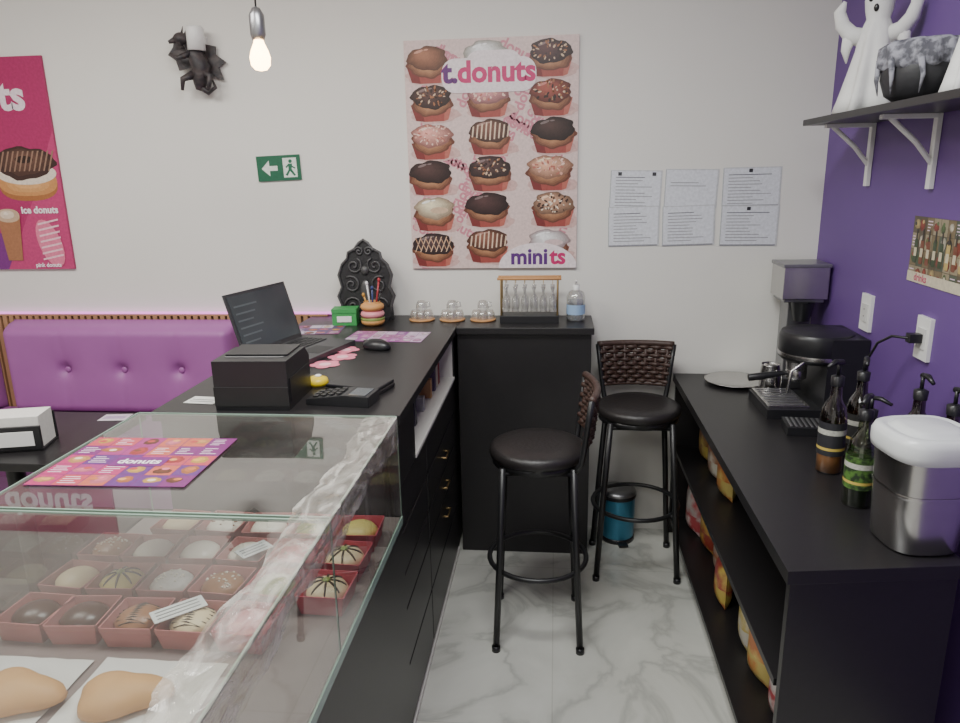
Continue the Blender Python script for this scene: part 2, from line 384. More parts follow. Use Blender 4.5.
for (x0,x1,y0,y1,nm) in [(-1.08,-.86,.62,1.09,0),(-.84,-.6,.6,1.10,0)]:
    p=MB(); vs=[];fs=[]
    for i in range(9):
        for j in range(13): vs.append((x0+(x1-x0)*i/8,y0+(y1-y0)*j/12,.7215+.003*abs(math.sin(i*1.3+j*.9))))
    for i in range(8):
        for j in range(12): fs.append((i*13+j,i*13+j+1,(i+1)*13+j+1,(i+1)*13+j))
    p.add(vs,fs,mat('parchment',(.72,.70,.67),.8,noise=.04),True); p.build('parchment_sheet')
crust=mat('pastry_crust',S(212,162,105),.55,noise=.2,scale=14,bump=.2)
for x,y,r in((-.74,.985,.15),(-.925,.975,-.1),(-.74,.80,.3),(-.93,.79,.1)):
    o=MB(); o.lathe([(0,0),(.055,.002),(.068,.012),(.066,.024),(.052,.038),(.03,.046),(0,.05)],crust,seg=36,wav=lambda a,z:1+.16*math.cos(3*a-.5)+.05*math.cos(2*a))
    ob=o.build('pastry_bun',(x,y,.7255),r); ob.scale=(1.1,.8,.9)
# flyer on glass
def collage(w,h,seed,pal,nx=5,ny=4,food=None):
    R=random.Random(seed); A=Art(w,h,.001,pal[0]); fd=food or FOOD
    for i in range(nx):
        for j in range(ny):
            A.L=0
            c_=R.choice(pal); x0=w*i/nx;y0=h*j/ny; A.rect(x0+.001,y0+.001,x0+w/nx-.001,y0+h/ny-.001,c_)
            t=R.random()
            if t<.75:
                c2=R.choice(fd); A.soft(x0+w/nx*R.uniform(.35,.65),y0+h/ny*R.uniform(.4,.6),w/nx*R.uniform(.28,.45),h/ny*R.uniform(.22,.42),tuple(v*.6 for v in c2),c2,3,ph=R.uniform(0,6))
                A.ell(x0+w/nx*R.uniform(.3,.6),y0+h/ny*R.uniform(.5,.7),w/nx*.16,h/ny*.12,R.choice(fd),10)
            else:
                for k in range(4): A.rect(x0+w/nx*.15,y0+h/ny*(.2+.18*k),x0+w/nx*R.uniform(.5,.9),y0+h/ny*(.26+.18*k),S(235,210,225))
    A.L=12
    return A
FOOD=[S(200,120,70),S(220,160,100),S(235,215,190),S(120,70,50),S(225,120,140),S(190,70,70),S(225,175,80)]
PAL=[S(125,50,115),S(185,55,110),S(105,55,125),S(195,75,90),S(165,60,125),S(200,100,80)]
A=collage(.34,.27,3,PAL,6,5)
A.rect(.12,.1,.24,.15,S(120,45,120)); A.text('donuts',.18,.125,.035,S(250,240,245),.03)
A.build('menu_flyer',MWflat(-1.075,1.25,1.004,.03))
A=collage(.3,.17,5,[S(160,90,155),S(178,110,160),S(205,180,205),S(145,80,150)],7,3,[S(205,170,190),S(190,130,170),S(225,205,215)]); A.build('menu_flyer',MWflat(-.79,2.56,1.0015,-.06))
A=collage(.19,.17,6,[S(140,70,120),S(90,70,115),S(200,190,210)],4,3); A.build('menu_flyer',MWflat(-1.03,2.66,1.0015,.1))
A=Art(.09,.06,.001,S(215,215,210)); A.rect(.01,.015,.08,.02,S(120,120,120)); A.rect(.01,.03,.08,.035,S(120,120,120)); A.build('paper_card',MWflat(-1.02,1.80,1.0015,-.1))
# ---------- receipt printer
p=MB(); p.prism([(-.10,0),(.10,0),(.10,.105),(.065,.135),(-.10,.135)],-.10,.10,blackp,Matrix(((0,0,1,0),(1,0,0,0),(0,1,0,0),(0,0,0,1))))
p.box(-.101,.101,-.102,-.099,.012,.065,blackm); p.box(-.08,.08,-.06,-.052,.133,.137,mat('slot_grey',(.14,.14,.14),.4)); p.box(-.085,.085,-.04,.08,.135,.139,blackp)
p.box(.1005,.102,-.085,.085,.02,.085,blackm); p.build('receipt_printer',(-.80,1.845,1.0),.04,bevel=.006)
# laptop
L=MB(); lp=mat('laptop_shell',(.035,.035,.04),.4); key=mat('laptop_key',(.02,.02,.022),.5)
L.box(-.165,.165,-.225,0,.0,.018,lp)
for r in range(5):
    for k in range(13): L.box(-.15+k*.0232,-.13+k*.0232,-.115+r*.02,-.099+r*.02,.018,.0205,key)
L.box(-.05,.05,-.21,-.135,.018,.0186,key)
MT=Matrix.Translation((0,.002,.018))@Matrix.Rotation(math.radians(-17),4,'X')
L.box(-.165,.165,0,.008,0,.215,lp,MT); L.box(-.155,.155,-.0015,0,.014,.205,mat('laptop_screen',(.05,.062,.07),.15,noise=.3,scale=6),MT)
for k in range(6): L.box(-.14,-.06+.02*(k%3),-.0018,-.0014,.04+k*.025,.046+k*.025,mat('screen_text',(.10,.12,.13),.2),MT)
L.build('laptop',(-.985,2.40,1.0),math.radians(75),bevel=.0015)
# mouse, card reader, folder, tape, stickers
o=MB(); o.lathe([(0,0),(.03,0),(.032,.01),(.028,.024),(.016,.034),(0,.037)],blackp); o.tube([(0,.015,.0345),(0,.03,.024)],.003,dsteel,6); ob=o.build('computer_mouse',(-.63,2.44,1.0),1.2); ob.scale=(1,1.8,1)
o=MB(); o.prism([(-.09,0),(.09,0),(.09,.03),(.02,.032),(-.09,.016)],-.042,.042,blackp,Matrix(((1,0,0,0),(0,0,-1,0),(0,1,0,0),(0,0,0,1))))
o.box(.03,.08,-.034,.034,.030,.0325,mat('reader_screen',(.05,.06,.07),.15))
for a in range(4):
    for k in range(3): o.box(-.075+a*.022,-.06+a*.022,-.03+k*.022,-.014+k*.022,.02+a*.0035,.0235+a*.0035,blackm)
o.build('card_reader',(-.575,1.83,1.0),-.12,bevel=.003)
MB().box(-.085,.085,-.055,.055,0,.012,leather).box(-.083,.083,-.053,.053,.012,.022,blackp).build('bill_folder',(-.56,1.955,1.0),-.25,bevel=.003)
o=MB(); ym=mat('yellow_plastic',S(225,195,40),.35); o.lathe([(0,0),(.03,0),(.034,.008),(.03,.02),(.015,.026),(0,.027)],ym); o.box(-.045,.0,-.012,.012,.004,.014,ym); o.ell((.004,0,.028),.01,.01,.004,white); o.build('tape_measure',(-.70,1.99,1.0),.4)
for k,(x,y) in enumerate([(-.74,2.42),(-.75,2.22),(-.72,2.32)]):
    A=Art(.0001,.0001,.0001,S(240,110,140),clip=False)
    for a in range(5): A.ell(.028*math.cos(a*1.2566),.028*math.sin(a*1.2566),.024,.024,S(235,130,155),14)
    A.ell(0,0,.02,.02,S(245,190,200),14); A.build('flower_sticker',MWflat(x,y,1.0012,k))
# ---------- ornate iron plaque
o=MB(); iron=mat('cast_iron',(.035,.034,.036),.5,.3,noise=.3,scale=60,bump=.3); iron2=mat('cast_iron_relief',(.085,.083,.085),.45,.3,noise=.3,scale=60,bump=.3)
pts=[]
for (x,y) in [(-.115,.0),(-.11,.06),(-.125,.10),(-.105,.14),(-.118,.19),(-.10,.235),(-.075,.26),(-.07,.285),(-.04,.30),(-.02,.325),(0,.338)]: pts.append((x,y))
pts=pts+[(-x,y) for x,y in reversed(pts[:-1])]
o.prism(pts,-.008,.008,iron,Matrix(((1,0,0,0),(0,0,-1,0),(0,1,0,0),(0,0,0,1))))
def spiral(cx,cz,R,turn,s):
    return [(cx+s*R*(1-tt/24)*math.cos(turn+tt*.45),-.012,cz+R*(1-tt/24)*math.sin(turn+tt*.45)) for tt in range(22)]
for s_ in(-1,1):
    for (cx,cz,R,tn) in [(.055,.06,.04,0),(.06,.15,.038,1),(.045,.23,.035,2),(.02,.29,.02,0)]: o.tube(spiral(s_*cx,cz,R,tn,s_),.0045,iron2,6)
o.tube([(x*.97,-.01,z) for x,z in pts],.006,iron2,6); o.ell((0,-.01,.12),.022,.012,.05,iron2); o.ell((0,-.01,.21),.018,.012,.02,iron2)
o.box(-.1,.1,-.04,.05,0,.012,iron); o.build('cast_iron_plaque',(-.80,2.98,1.0))
o=MB(); gm=mat('green_box',S(60,150,80),.5); o.box(-.05,.05,-.035,.035,0,.06,gm); o.box(-.052,.052,-.037,.037,.052,.07,gm); o.box(-.03,.03,-.038,-.036,.015,.04,white); o.build('card_box',(-.865,2.87,1.0),.1,bevel=.002)
# donut jar with pens
o=MB()
for z,m_ in ((.018,dough),(.048,tops['p']),(.078,dough)):
    o.lathe([(.02,z-.015),(.035,z-.016),(.046,z-.008),(.049,z),(.046,z+.009),(.035,z+.016),(.02,z+.015)],m_)
o.lathe([(.047,.024),(.05,.03),(.047,.036)],tops['n']); o.lathe([(0,.0),(.03,.0),(.03,.09),(.034,.1),(.03,.1),(.028,.05),(0,.05)],dough)
for k,(dx,dy,cc) in enumerate([(.02,.01,S(170,50,60)),(-.015,.012,S(220,220,220)),(.005,-.01,S(50,60,110)),(.028,-.006,S(30,30,30)),(-.02,-.01,S(190,140,60))]):
    o.tube([(dx*.5,dy*.5,.052),(dx*1.5,dy*1.5,.185-.014*k)],.004,mat('pen_%d'%k,cc,.4),6)
    o.ell((dx*1.5,dy*1.5,.185-.014*k),.007,.007,.009,mat('pen_%d'%k,cc,.4),8,6)
o.build('pen_jar',(-.745,2.85,1.0))
# glass cups on coasters
for x in(-.56,-.43,-.30):
    o=MB(); o.lathe([(0,0),(.052,0),(.055,.006),(.05,.008),(0,.008)],woodl)
    for (cx,cy) in((-.026,.0),(.026,.0),(0,-.02)): o.lathe([(.024,.009),(.023,.03),(.017,.044),(.0,.045)],cupglass,c=(cx,cy,0),seg=16)
    o.lathe([(.024,.048),(.023,.068),(.016,.084),(0,.086)],cupglass,c=(0,-.002,0),seg=16); o.tube([(.02,0,.055),(.036,0,.06),(.034,0,.076),(.02,0,.078)],.003,cupglass,6)
    o.build('glass_cup_stack',(x,2.955,1.0))
# cup rack
o=MB(); o.box(-.12,.12,-.05,.05,0,.03,blackp)
for sx in(-.115,.115):
    o.tube([(sx,-.03,.03),(sx,-.03,.18),(sx,.03,.18),(sx,.03,.03)],.004,gold)
o.tube([(-.13,-.03,.18),(.13,-.03,.18)],.006,woodl); o.tube([(-.13,.03,.18),(.13,.03,.18)],.006,woodl)
for k in range(6):
    x=-.095+k*.038
    for y in(-.03,.028):
        o.tube([(x,y,.175),(x,y,.155)],.0015,gold,5)
        o.lathe([(.0,.15),(.010,.148),(.004,.125),(.005,.11),(.015,.095),(.0165,.07),(.014,.045)],cupglass,c=(x,y,0),seg=14)
o.build('glass_rack',(-.105,2.94,1.0),bevel=.001)
# sanitizer bottle
o=MB(); o.lathe([(0,0),(.036,0),(.038,.01),(.038,.1),(.03,.12),(.013,.13),(.013,.14)],cupglass,seg=20); o.lathe([(0,.003),(.035,.003),(.035,.085),(0,.085)],glassmat('blue_liquid',(.75,.83,.93),.08,.5,milky=.1),seg=20)
o.lathe([(.0385,.03),(.0385,.07)],mat('bottle_label',S(150,180,215),.5),seg=20); o.lathe([(.0145,.128),(.0145,.15),(.0,.15)],white,seg=16); o.tube([(0,0,.15),(0,0,.168),(0,-.03,.168)],.004,white); o.build('sanitizer_bottle',(.085,2.95,1.0))
# ---------- posters
pinkbg=S(222,198,193)
W,H=.697,.908
A=Art(W,H,.012,pinkbg)
for k in range(34):
    A.L=k%4*2
    x=random.uniform(.05,W-.05); y=random.uniform(.04,H-.04)
    A.text('donuts',x,y,.06,S(205,132,146),.03,rot=1.2 if k%2 else -.5)
colsx=[.10,.335,.59]
kinds={0:['d','cn','p','c','b','cx'],1:['w','p','cs','cn','c','cs'],2:['cn','r','c','p','cb','w']}
colr={'c':S(58,32,29),'cn':S(74,44,38),'cx':S(66,40,36),'cb':S(190,150,120),'d':S(150,98,66),'p':S(212,150,132),'b':S(226,192,160),'w':S(232,214,200),'cs':S(112,68,54),'r':S(140,62,52)}
R=random.Random(4)
for ci,cx0 in enumerate(colsx):
    for r in range(6):
        A.L=10
        cx=cx0+R.uniform(-.010,.010); sc=R.uniform(.92,1.05)
        k=kinds[ci][r]; cy=H-.08-r*.147-(.012 if ci==0 else 0)+R.uniform(-.003,.003); c_=tuple(v*R.uniform(.85,1.15) for v in colr[k]); rx=.090*sc;ry=.054
        A.soft(cx+.012,cy-.045,.102,.034,S(208,172,166),S(175,125,122),4,0,0,ph=r)
        A.poly([(cx-.086,cy-.005),(cx-.066,cy-.066),(cx-.03,cy-.071),(cx+.05,cy-.070),(cx+.068,cy-.064),(cx+.086,cy-.002)],S(158,74,66))
        A.poly([(cx-.086,cy-.005),(cx-.066,cy-.066),(cx-.03,cy-.071),(cx-.045,cy+.0)],S(122,46,44))
        A.poly([(cx+.055,cy+.0),(cx+.05,cy-.07),(cx+.068,cy-.064),(cx+.086,cy-.002)],S(182,102,88))
        A.soft(cx,cy-.002,rx*.98,ry*.88,S(104,58,42),S(200,146,104),7,-.05,-.10,ph=R.uniform(0,6))
        dk=tuple(q_*.38 for q_ in c_); lt=tuple(min(.9,q_*1.4+.015) for q_ in c_)
        A.soft(cx,cy+.024,rx*.96,ry*.84,dk,lt,9,-.22,.32,ph=R.uniform(0,6))
        A.ell(cx-.035,cy+.05,.020,.005,tuple(min(.95,q_*2+.12) for q_ in c_),10,rot=.3); A.ell(cx-.005,cy+.056,.010,.003,tuple(min(.95,q_*2+.12) for q_ in c_),10,rot=.1)
        if k=='cs':
            for s_ in range(-4,5): x_=cx+s_*.018; A.poly([(x_-.004,cy-.012+abs(s_)*.003),(x_+.002,cy-.012+abs(s_)*.003),(x_+.008,cy+.062-abs(s_)*.005),(x_+.002,cy+.062-abs(s_)*.005)],S(226,198,172))
        if k=='cx':
            for s_ in range(-3,4): x_=cx+s_*.022; A.poly([(x_-.014,cy-.008),(x_-.010,cy-.008),(x_+.016,cy+.056),(x_+.012,cy+.056)],S(222,190,160)); A.L-=1; A.poly([(x_+.012,cy-.004),(x_+.016,cy-.004),(x_-.010,cy+.052),(x_-.014,cy+.052)],S(190,150,120))
        if k in('cn','p','r','cb'):
            Lb=A.L
            for s_ in range(52):
                A.L=Lb+s_%4
                a=R.random()*6.28; q_=math.sqrt(R.random()); A.ell(cx+q_*rx*.82*math.cos(a),cy+.026+q_*ry*.72*math.sin(a),R.uniform(.003,.009),R.uniform(.002,.005),R.choice({'p':[S(238,205,190),S(185,105,92),S(225,170,150)],'cb':[S(50,30,25),S(70,42,34),S(240,225,205)]}.get(k,[S(215,185,155),S(160,105,70),S(45,26,20)])),6,rot=a)
        if k in 'wb': A.ell(cx+.02,cy+.015,rx*.45,ry*.25,tuple(q_*.8 for q_ in c_),16)
A.L=50
LG=S(238,226,228)
A.rrect(.15,.705,.53,.835,.055,LG); A.rrect(.25,.73,.47,.862,.05,LG)
A.text('t.donuts',.34,.78,.113,S(198,42,108),.036); A.text('t.',.185,.78,.113,S(95,35,110),.036)
A.ell(.535,.0,.165,.105,LG,30,a0=0,a1=pi); A.text('mini',.50,.045,.092,S(90,40,120),.032); A.text('ts',.62,.045,.092,S(198,42,108),.032)
A.build('donut_poster',MWback(-.61,1.206,BY-.013))
mag=S(170,44,98)
A=Art(.72,.90,.012,mag)
A.poly([(0,0),(.72,0),(.72,.03),(.3,.2),(0,.3)],S(120,45,125))
A.poly([(.4,0),(.72,0),(.72,.6),(.60,.35)],S(190,62,115))
A.text('donuts',.38,.74,.17,S(235,218,226),.035)
def bigd(cx,cy,r):
    A.ell(cx,cy-.045,r*.96,r*.5,S(165,105,60),26,pw=.8); A.soft(cx,cy-.035,r*.96,r*.42,S(200,140,85),S(225,175,115),4,0,0,.8); A.ell(cx,cy+.0,r*.98,r*.33,S(228,215,198),26); A.soft(cx,cy+.045,r*.97,r*.48,S(62,40,36),S(110,76,62),5,0,.3,ph=1)
    A.ell(cx,cy+.06,r*.3,r*.11,S(45,28,22),16)
    for k in range(-5,6): A.poly([(cx+k*r*.16-.01,cy+.01),(cx+k*r*.16-.003,cy+.01),(cx+k*r*.16+.03,cy+.095),(cx+k*r*.16+.022,cy+.095)],S(150,118,98))
bigd(.565,.42,.145); bigd(.2,.42,.13)
A.text('ice donuts',.60,.262,.042,S(248,235,240),.04)
A.ell(.625,.115,.055,.11,S(225,120,150),22,rot=.3)
for k in range(7): A.poly([(.58,.04+k*.026),(.68,.06+k*.026),(.68,.068+k*.026),(.58,.048+k*.026)],S(245,195,208))
A.poly([(.41,.04),(.48,.04),(.50,.24),(.39,.24)],S(165,112,78)); A.soft(.445,.24,.055,.03,S(200,170,140),S(240,225,210),3)
A.text('pink donuts',.60,.018,.026,S(250,240,245),.03)
A.build('dessert_poster',MWback(-2.885,1.214,BY-.013))
A=Art(.19,.104,.006,S(35,100,72))
A.poly([(.02,.052),(.055,.085),(.055,.062),(.09,.062),(.09,.042),(.055,.042),(.055,.02)],S(225,235,225))
A.rect(.115,.012,.175,.092,S(225,235,225)); A.ell(.148,.078,.008,.008,S(30,105,75),12)
A.poly([(.138,.068),(.156,.068),(.152,.045),(.168,.02),(.16,.017),(.144,.038),(.132,.018),(.122,.022),(.138,.044)],S(30,105,75)); A.poly([(.125,.055),(.14,.068),(.17,.05),(.166,.046),(.14,.06),(.13,.05)],S(30,105,75))
A.build('exit_sign',MWback(-1.265,1.58,BY-.0075,.03))
R=random.Random(9)
for ci,(x0,x1) in enumerate([(.218,.425),(.438,.648),(.668,.895)]):
    for r,(z0,z1) in enumerate([(1.447,1.60),(1.29,1.452)]):
        w_=x1-x0; h_=z1-z0; A=Art(w_,h_,.001,S(222,225,232))
        A.rect(0,0,w_,.006,S(150,152,158)); A.rect(0,0,.004,h_,S(180,182,186)); A.rect(w_-.006,0,w_,h_,S(200,202,206)); A.rect(0,h_-.004,w_,h_,S(200,202,206))
        A.L=6
        for k in range(10):
            A.L=6
            if ci==1 and r==0 and k not in(2,3): continue
            y=h_-.03-k*.0125; tt=.022
            xe=.022+(w_-.05)*R.uniform(.5,1); A.rect(tt,y,xe,y+.0028,S(150,150,155) if k else S(90,90,96))
        if ci==2: A.rrect(.1,h_-.02,.115,h_-.006,.003,S(50,50,55))
        if ci==0 and r==0: A.rect(.03,h_-.022,.045,h_-.008,S(60,60,65)); A.rect(w_-.04,h_-.022,w_-.025,h_-.008,S(60,60,65))
        A.build('notice_sheet',MWback(x0,z0,BY-.0015-r*.0016,R.uniform(-.03,.03)))
A=collage(.31,.19,11,[S(90,80,62),S(120,104,76),S(80,88,72),S(150,138,112)],8,4,[S(150,70,55),S(190,165,110),S(60,60,50),S(205,195,175),S(90,110,65)])
for k in range(8):
    A.L=16
    x=.02+k*.036; A.rrect(x,.055,x+.02,.125,.005,R.choice([S(60,74,50),S(120,70,50),S(190,165,100),S(50,48,52)])); A.rect(x+.006,.122,x+.014,.155,S(60,52,46)); A.rect(x+.002,.075,x+.018,.1,S(205,195,165))
A.rect(0,0,.31,.03,S(210,200,176)); A.text('drinks',.08,.015,.03,S(190,60,100),.03)
A.build('drinks_poster',MWright(2.29,1.262,RX-.0015))
# outlets
def outlet(y,cable=False):
    o=MB(); o.box(-.012,0,-.038,.038,-.062,.062,white); o.box(-.016,-.012,-.022,.022,-.03,.03,mat('outlet_insert',(.65,.65,.63),.4))
    for zz in(-.012,.012): o.tube([(-.0165,0,zz),(-.015,0,zz)],.003,blackp)
    if cable:
        o.box(-.05,-.016,-.014,.014,-.012,.014,blackp)
        o.tube([(-.045,0,0),(-.08,.03,.0),(-.10,.07,-.03),(-.11,.11,-.10),(-.10,.17,-.2),(-.09,.2,-.28),(-.09,.22,-.362)],.004,blackp)
    o.build('wall_outlet',(RX,y,1.115),bevel=.003)
outlet(2.53); outlet(2.135,True)
# ---------- pendant bulb
o=MB(); o.tube([(0,0,2.70),(0.004,0,2.4),(0,0,2.085)],.003,blackp,8); o.lathe([(0,2.695),(.045,2.695),(.045,2.70)],blackp); o.lathe([(0,2.10),(.012,2.095),(.023,2.075),(.023,2.02),(.018,2.005),(0,2.005)],dsteel,seg=20)
o.lathe([(.014,2.005),(.017,1.995),(.026,1.975),(.0315,1.955),(.029,1.933),(.018,1.92),(0,1.916)],mat('bulb_glow',(1,.62,.28),.3,emit=20,noise=0),seg=24); o.build('pendant_lamp',(-.908,2.3,0))
# ---------- gargoyle + small lamp
o=MB(); o.lathe([(0,0),(.035,0),(.035,.08),(.03,.09),(0,.09)],white); o.box(-.02,.02,.03,.06,.03,.06,white); o.build('wall_sconce',(-1.45,3.008,2.10))
o=MB(); dk=mat('gargoyle_resin',(.07,.055,.055),.5,.2,noise=.1,scale=35,bump=.5,rgb2=(.03,.027,.03))
o.tube([(-.02,0,.10),(0,0,.06),(.02,0,.01),(.01,.0,-.05),(-.0,0,-.08)],[.02,.034,.04,.03,.012],dk,10)
o.ell((-.045,-.015,.115),.03,.026,.024,dk); o.tube([(-.06,-.02,.112),(-.09,-.03,.10)],[.015,.006],dk)
for s_ in(-1,1): o.tube([(-.04,s_*.015,.13),(-.03,s_*.02,.16)],[.006,.001],dk,6)
o.tube([(0,0,-.06),(.04,0,-.09),(.07,0,-.07),(.06,0,-.04)],[.014,.011,.008,.003],dk); o.tube([(.02,-.01,-.01),(.06,-.02,-.03),(.05,-.03,-.08)],[.018,.014,.008],dk)
o.tube([(-.01,-.01,-.02),(-.05,-.03,-.04),(-.06,-.02,-.08)],[.018,.012,.006],dk); o.tube([(-.01,-.02,.06),(-.06,-.03,.04),(-.09,-.03,.06)],[.014,.01,.005],dk)
Mx=Matrix(((1,0,0,0),(0,0,-1,0),(0,1,0,0),(0,0,0,1)))
o.prism([(.0,.05),(.03,.10),(.08,.09),(.075,.06),(.115,.03),(.085,.01),(.10,-.04),(.05,-.02)],-.03,-.022,dk,Mx)
o.prism([(-.01,.05),(-.05,.09),(-.08,.14),(-.095,.09),(-.12,.06),(-.09,.04),(-.08,.0),(-.03,.01)],-.03,-.022,dk,Mx)
o.box(-.01,.01,.02,.05,-.01,.03,dk); ob=o.build('gargoyle_figurine',(-1.465,3.018,2.03),.1)
# ---------- stools
def stool(loc,rz):
    o=MB(); o.lathe([(0,.664),(.156,.664),(.164,.672),(.166,.685),(.162,.698),(.148,.706),(.1,.709),(0,.71)],leather,seg=40)
    o.lathe([(.15,.645),(.156,.645),(.156,.664),(.15,.664)],blackm,seg=32)
    for sx in(-1,1):
        for sy in(-1,1):
            o.tube([(sx*.116,sy*.116,.66),(sx*.138,sy*.128,.35),(sx*.160,sy*.144,.003)],.0115,blackm,10); o.lathe([(0,0),(.0145,0),(.0145,.02),(0,.02)],blackp,c=(sx*.160,sy*.144,0),seg=12)
    rr=.171 
    o.tube([(rr*math.cos(a*pi/18),rr*math.sin(a*pi/18),.28) for a in range(36)],.009,blackm,8,closed=True)
    for sx in(-1,1):
        for sy in(-1,1): o.tube([(sx*.143,sy*.131,.28),(sx*rr*.707,sy*rr*.707,.28)],.007,blackm,6)
    o.tube([(.116,.116,.64),(.116,-.116,.64),(-.116,-.116,.64),(-.116,.116,.64)],.008,blackm,8,closed=True)
    def bp(s,t):
        w_=.130+.024*t; return Vector((s*w_,.145+.022*t+.028*(1-s*s),.715+.19*t))
    for s_ in(-1,1): o.tube([(s_*.116,.116,.645),(s_*.123,.14,.68),bp(s_,0),bp(s_,.5),bp(s_,1)],.010,blackm,10)
    o.tube([bp(s/8,1) for s in range(-8,9)],.0125,rattan,10); o.tube([bp(s/8,.12) for s in range(-8,9)],.009,rattan,8)
    for r in range(9):
        t_=.18+r*.092
        pts=[]
        for k in range(33):
            s=-1+k/16; p_=bp(s,t_); p_.y+=.007*math.sin(k*pi/2.66+(r%2)*pi); pts.append(p_)
        o.tube(pts,.0092,rattan,7)
    for k in range(7):
        s=-.86+k*.287; o.tube([bp(s,.12),bp(s,.5),bp(s,1)],.009,rattan,7)
    o.build('bar_stool',loc,rz)
stool((-.055,2.31,0),-pi/2+.03); stool((.332,2.765,0),.0)
# bin
o=MB(); teal=mat('blue_steel',S(75,140,170),.35,.6,noise=.1); o.lathe([(0,0),(.074,0),(.074,.018),(.070,.02)],blackp); o.lathe([(.070,.018),(.072,.03),(.074,.215),(.074,.22)],teal,seg=32)
o.lathe([(.076,.215),(.078,.225),(.074,.236),(.05,.243),(0,.246)],dsteel,seg=32); o.lathe([(.0765,.205),(.079,.215),(.0765,.225)],blackp,seg=32); o.box(-.02,.02,-.105,-.06,.006,.014,blackp); o.build('pedal_bin',(.285,2.983,0),.2)
# ---------- coffee counter
c=MB()
c.prism([(.51,1.462),(.905,1.515),(.905,1.745),(1.055,1.745),(1.055,3.064),(.51,3.064)],.712,.745,black)
c.prism([(.52,1.472),(.895,1.522),(.895,1.545),(.52,1.495)],0,.712,black); c.box(.88,.895,1.545,3.04,0,.712,black)
c.box(.52,1.05,3.04,3.06,0,.712,black)
for z in(.40,.055): c.box(.525,.88,1.53,3.04,z,z+.02,black)
c.box(.55,.88,1.53,3.04,0,.055,black)
c.build('coffee_counter',bevel=.0015)
def bag(loc,c1,c2,rz,w=.15,h=.2,i=0):
    o=MB(); m1=mat('bag_%d'%i,c1,.3,noise=.1,scale=12,bump=.3,rgb2=c2); m2=mat('bagb_%d'%i,c2,.3,noise=.1,scale=16,bump=.2,rgb2=c1); n_=12
    for sd in(1,-1):
        for part in(0,1):
            vs=[];fs=[]
            j0,j1=(0,5) if part==0 else (5,12)
            for j in range(j0,j1+1):
                for k in range(n_+1):
                    s=-1+2*k/n_; t=-1+2*j/n_; th=.032*math.sqrt(max(0,1-s*s))*math.sqrt(max(0,1-t**4))+.001
                    vs.append((s*w/2*(1-.06*(1-t*t)),sd*th,h*(t+1)/2))
            for j in range(j1-j0):
                for k in range(n_): a=j*(n_+1)+k; fs.append((a,a+1,a+n_+2,a+n_+1))
            o.add(vs,fs,m1 if part else m2,True)
    o.build('snack_bag',loc,rz)
bc=[(S(200,160,80),S(165,70,55)),(S(205,195,190),S(180,75,80)),(S(195,120,70),S(205,185,110)),(S(190,170,95),S(200,195,180)),(S(170,70,65),S(200,175,90)),(S(205,190,175),S(185,110,65))]
for i,y in enumerate([1.62,1.80,1.98,2.16,2.40,2.58,2.78,2.93]): 
    a_,b_=bc[i%6]; bag((.61+random.uniform(0,.05),y,.0755),a_,b_,pi/2+random.uniform(-.3,.3),.14,random.uniform(.16,.22),i%6)
for i,y in enumerate([2.55,2.72,2.9]): a_,b_=bc[(i+2)%6]; bag((.64,y,.4205),S(150,100,70) if i else S(190,110,60),b_,pi/2+.1,.14,.17,10+i)
# espresso machine (front = -Y local)
o=MB()
o.box(-.125,.125,-.165,.15,0,.035,blackp); o.box(-.11,.11,-.16,-.02,.035,.045,steel)
for k in range(7): o.box(-.1+k*.03,-.086+k*.03,-.15,-.03,.045,.047,dsteel)
o.box(-.125,.125,.02,.15,.035,.20,blackp); o.lathe([(0,.19),(.115,.19),(.125,.2),(.125,.275),(.118,.29),(.05,.297),(0,.297)],blackp,c=(0,.02,0),seg=40)
o.lathe([(.1255,.205),(.1265,.212),(.1255,.219)],steel,c=(0,.02,0),seg=40)
o.box(-.125,.125,.03,.15,.2,.285,blackp); o.lathe([(0,.15),(.035,.15),(.038,.19)],steel,c=(0,-.04,0)); o.lathe([(0,.105),(.02,.108),(.036,.12),(.036,.15),(0,.15)],steel,c=(0,-.04,0))
o.tube([(0,-.072,.135),(0,-.10,.132),(0,-.16,.122),(0,-.205,.116)],[.007,.011,.014,.013],blackp,12); o.tube([(-.1255,.02,.25),(-.14,.02,.25)],.02,dsteel,16)
o.tube([(.10,-.05,.2),(.105,-.09,.17),(.105,-.10,.09)],.005,steel)
o.build('espresso_machine',(.905,2.60,.745),-pi/2,bevel=.004)
o=MB(); o.lathe([(0,0),(.036,0),(.039,.01),(.038,.08),(.033,.115),(.034,.12),(.031,.115),(.036,.07),(.036,.008),(0,.006)],steel); o.tube([(0,-.036,.10),(0,-.06,.09),(0,-.06,.04),(0,-.038,.03)],.004,steel); o.build('milk_pitcher',(.83,2.785,.745),.5)
o=MB(); o.box(-.08,.08,-.09,.09,0,.04,dsteel); o.box(-.045,.045,-.03,.07,.04,.345,dsteel); o.box(-.085,.085,-.08,.08,.355,.485,steel); o.box(-.089,.089,-.084,.084,.478,.492,dsteel); o.box(-.075,.075,-.07,.07,.342,.355,dsteel)
o.lathe([(.03,.27),(.045,.345)],blackp,c=(0,-.06,0)); o.tube([(-.03,-.03,.2),(-.03,-.08,.19),(.03,-.08,.19),(.03,-.03,.2)],.005,steel); o.build('coffee_grinder',(.96,2.945,.745),0,bevel=.004)
o=MB(); o.lathe([(0,0),(.07,0),(.09,.004),(.115,.012),(.12,.015),(.112,.014),(.09,.007),(0,.004)],steel,seg=40,wav=lambda a,z:1+.015*math.cos(24*a)); o.build('serving_tray',(.735,2.93,.745))
o=MB(); o.box(-.07,.07,-.055,.055,0,.03,blackp)
for k in range(8): o.box(-.06+k*.016,-.052+k*.016,-.045,.045,.03,.033,dsteel)
o.build('drip_tray',(.835,2.36,.745),-.1,bevel=.004)
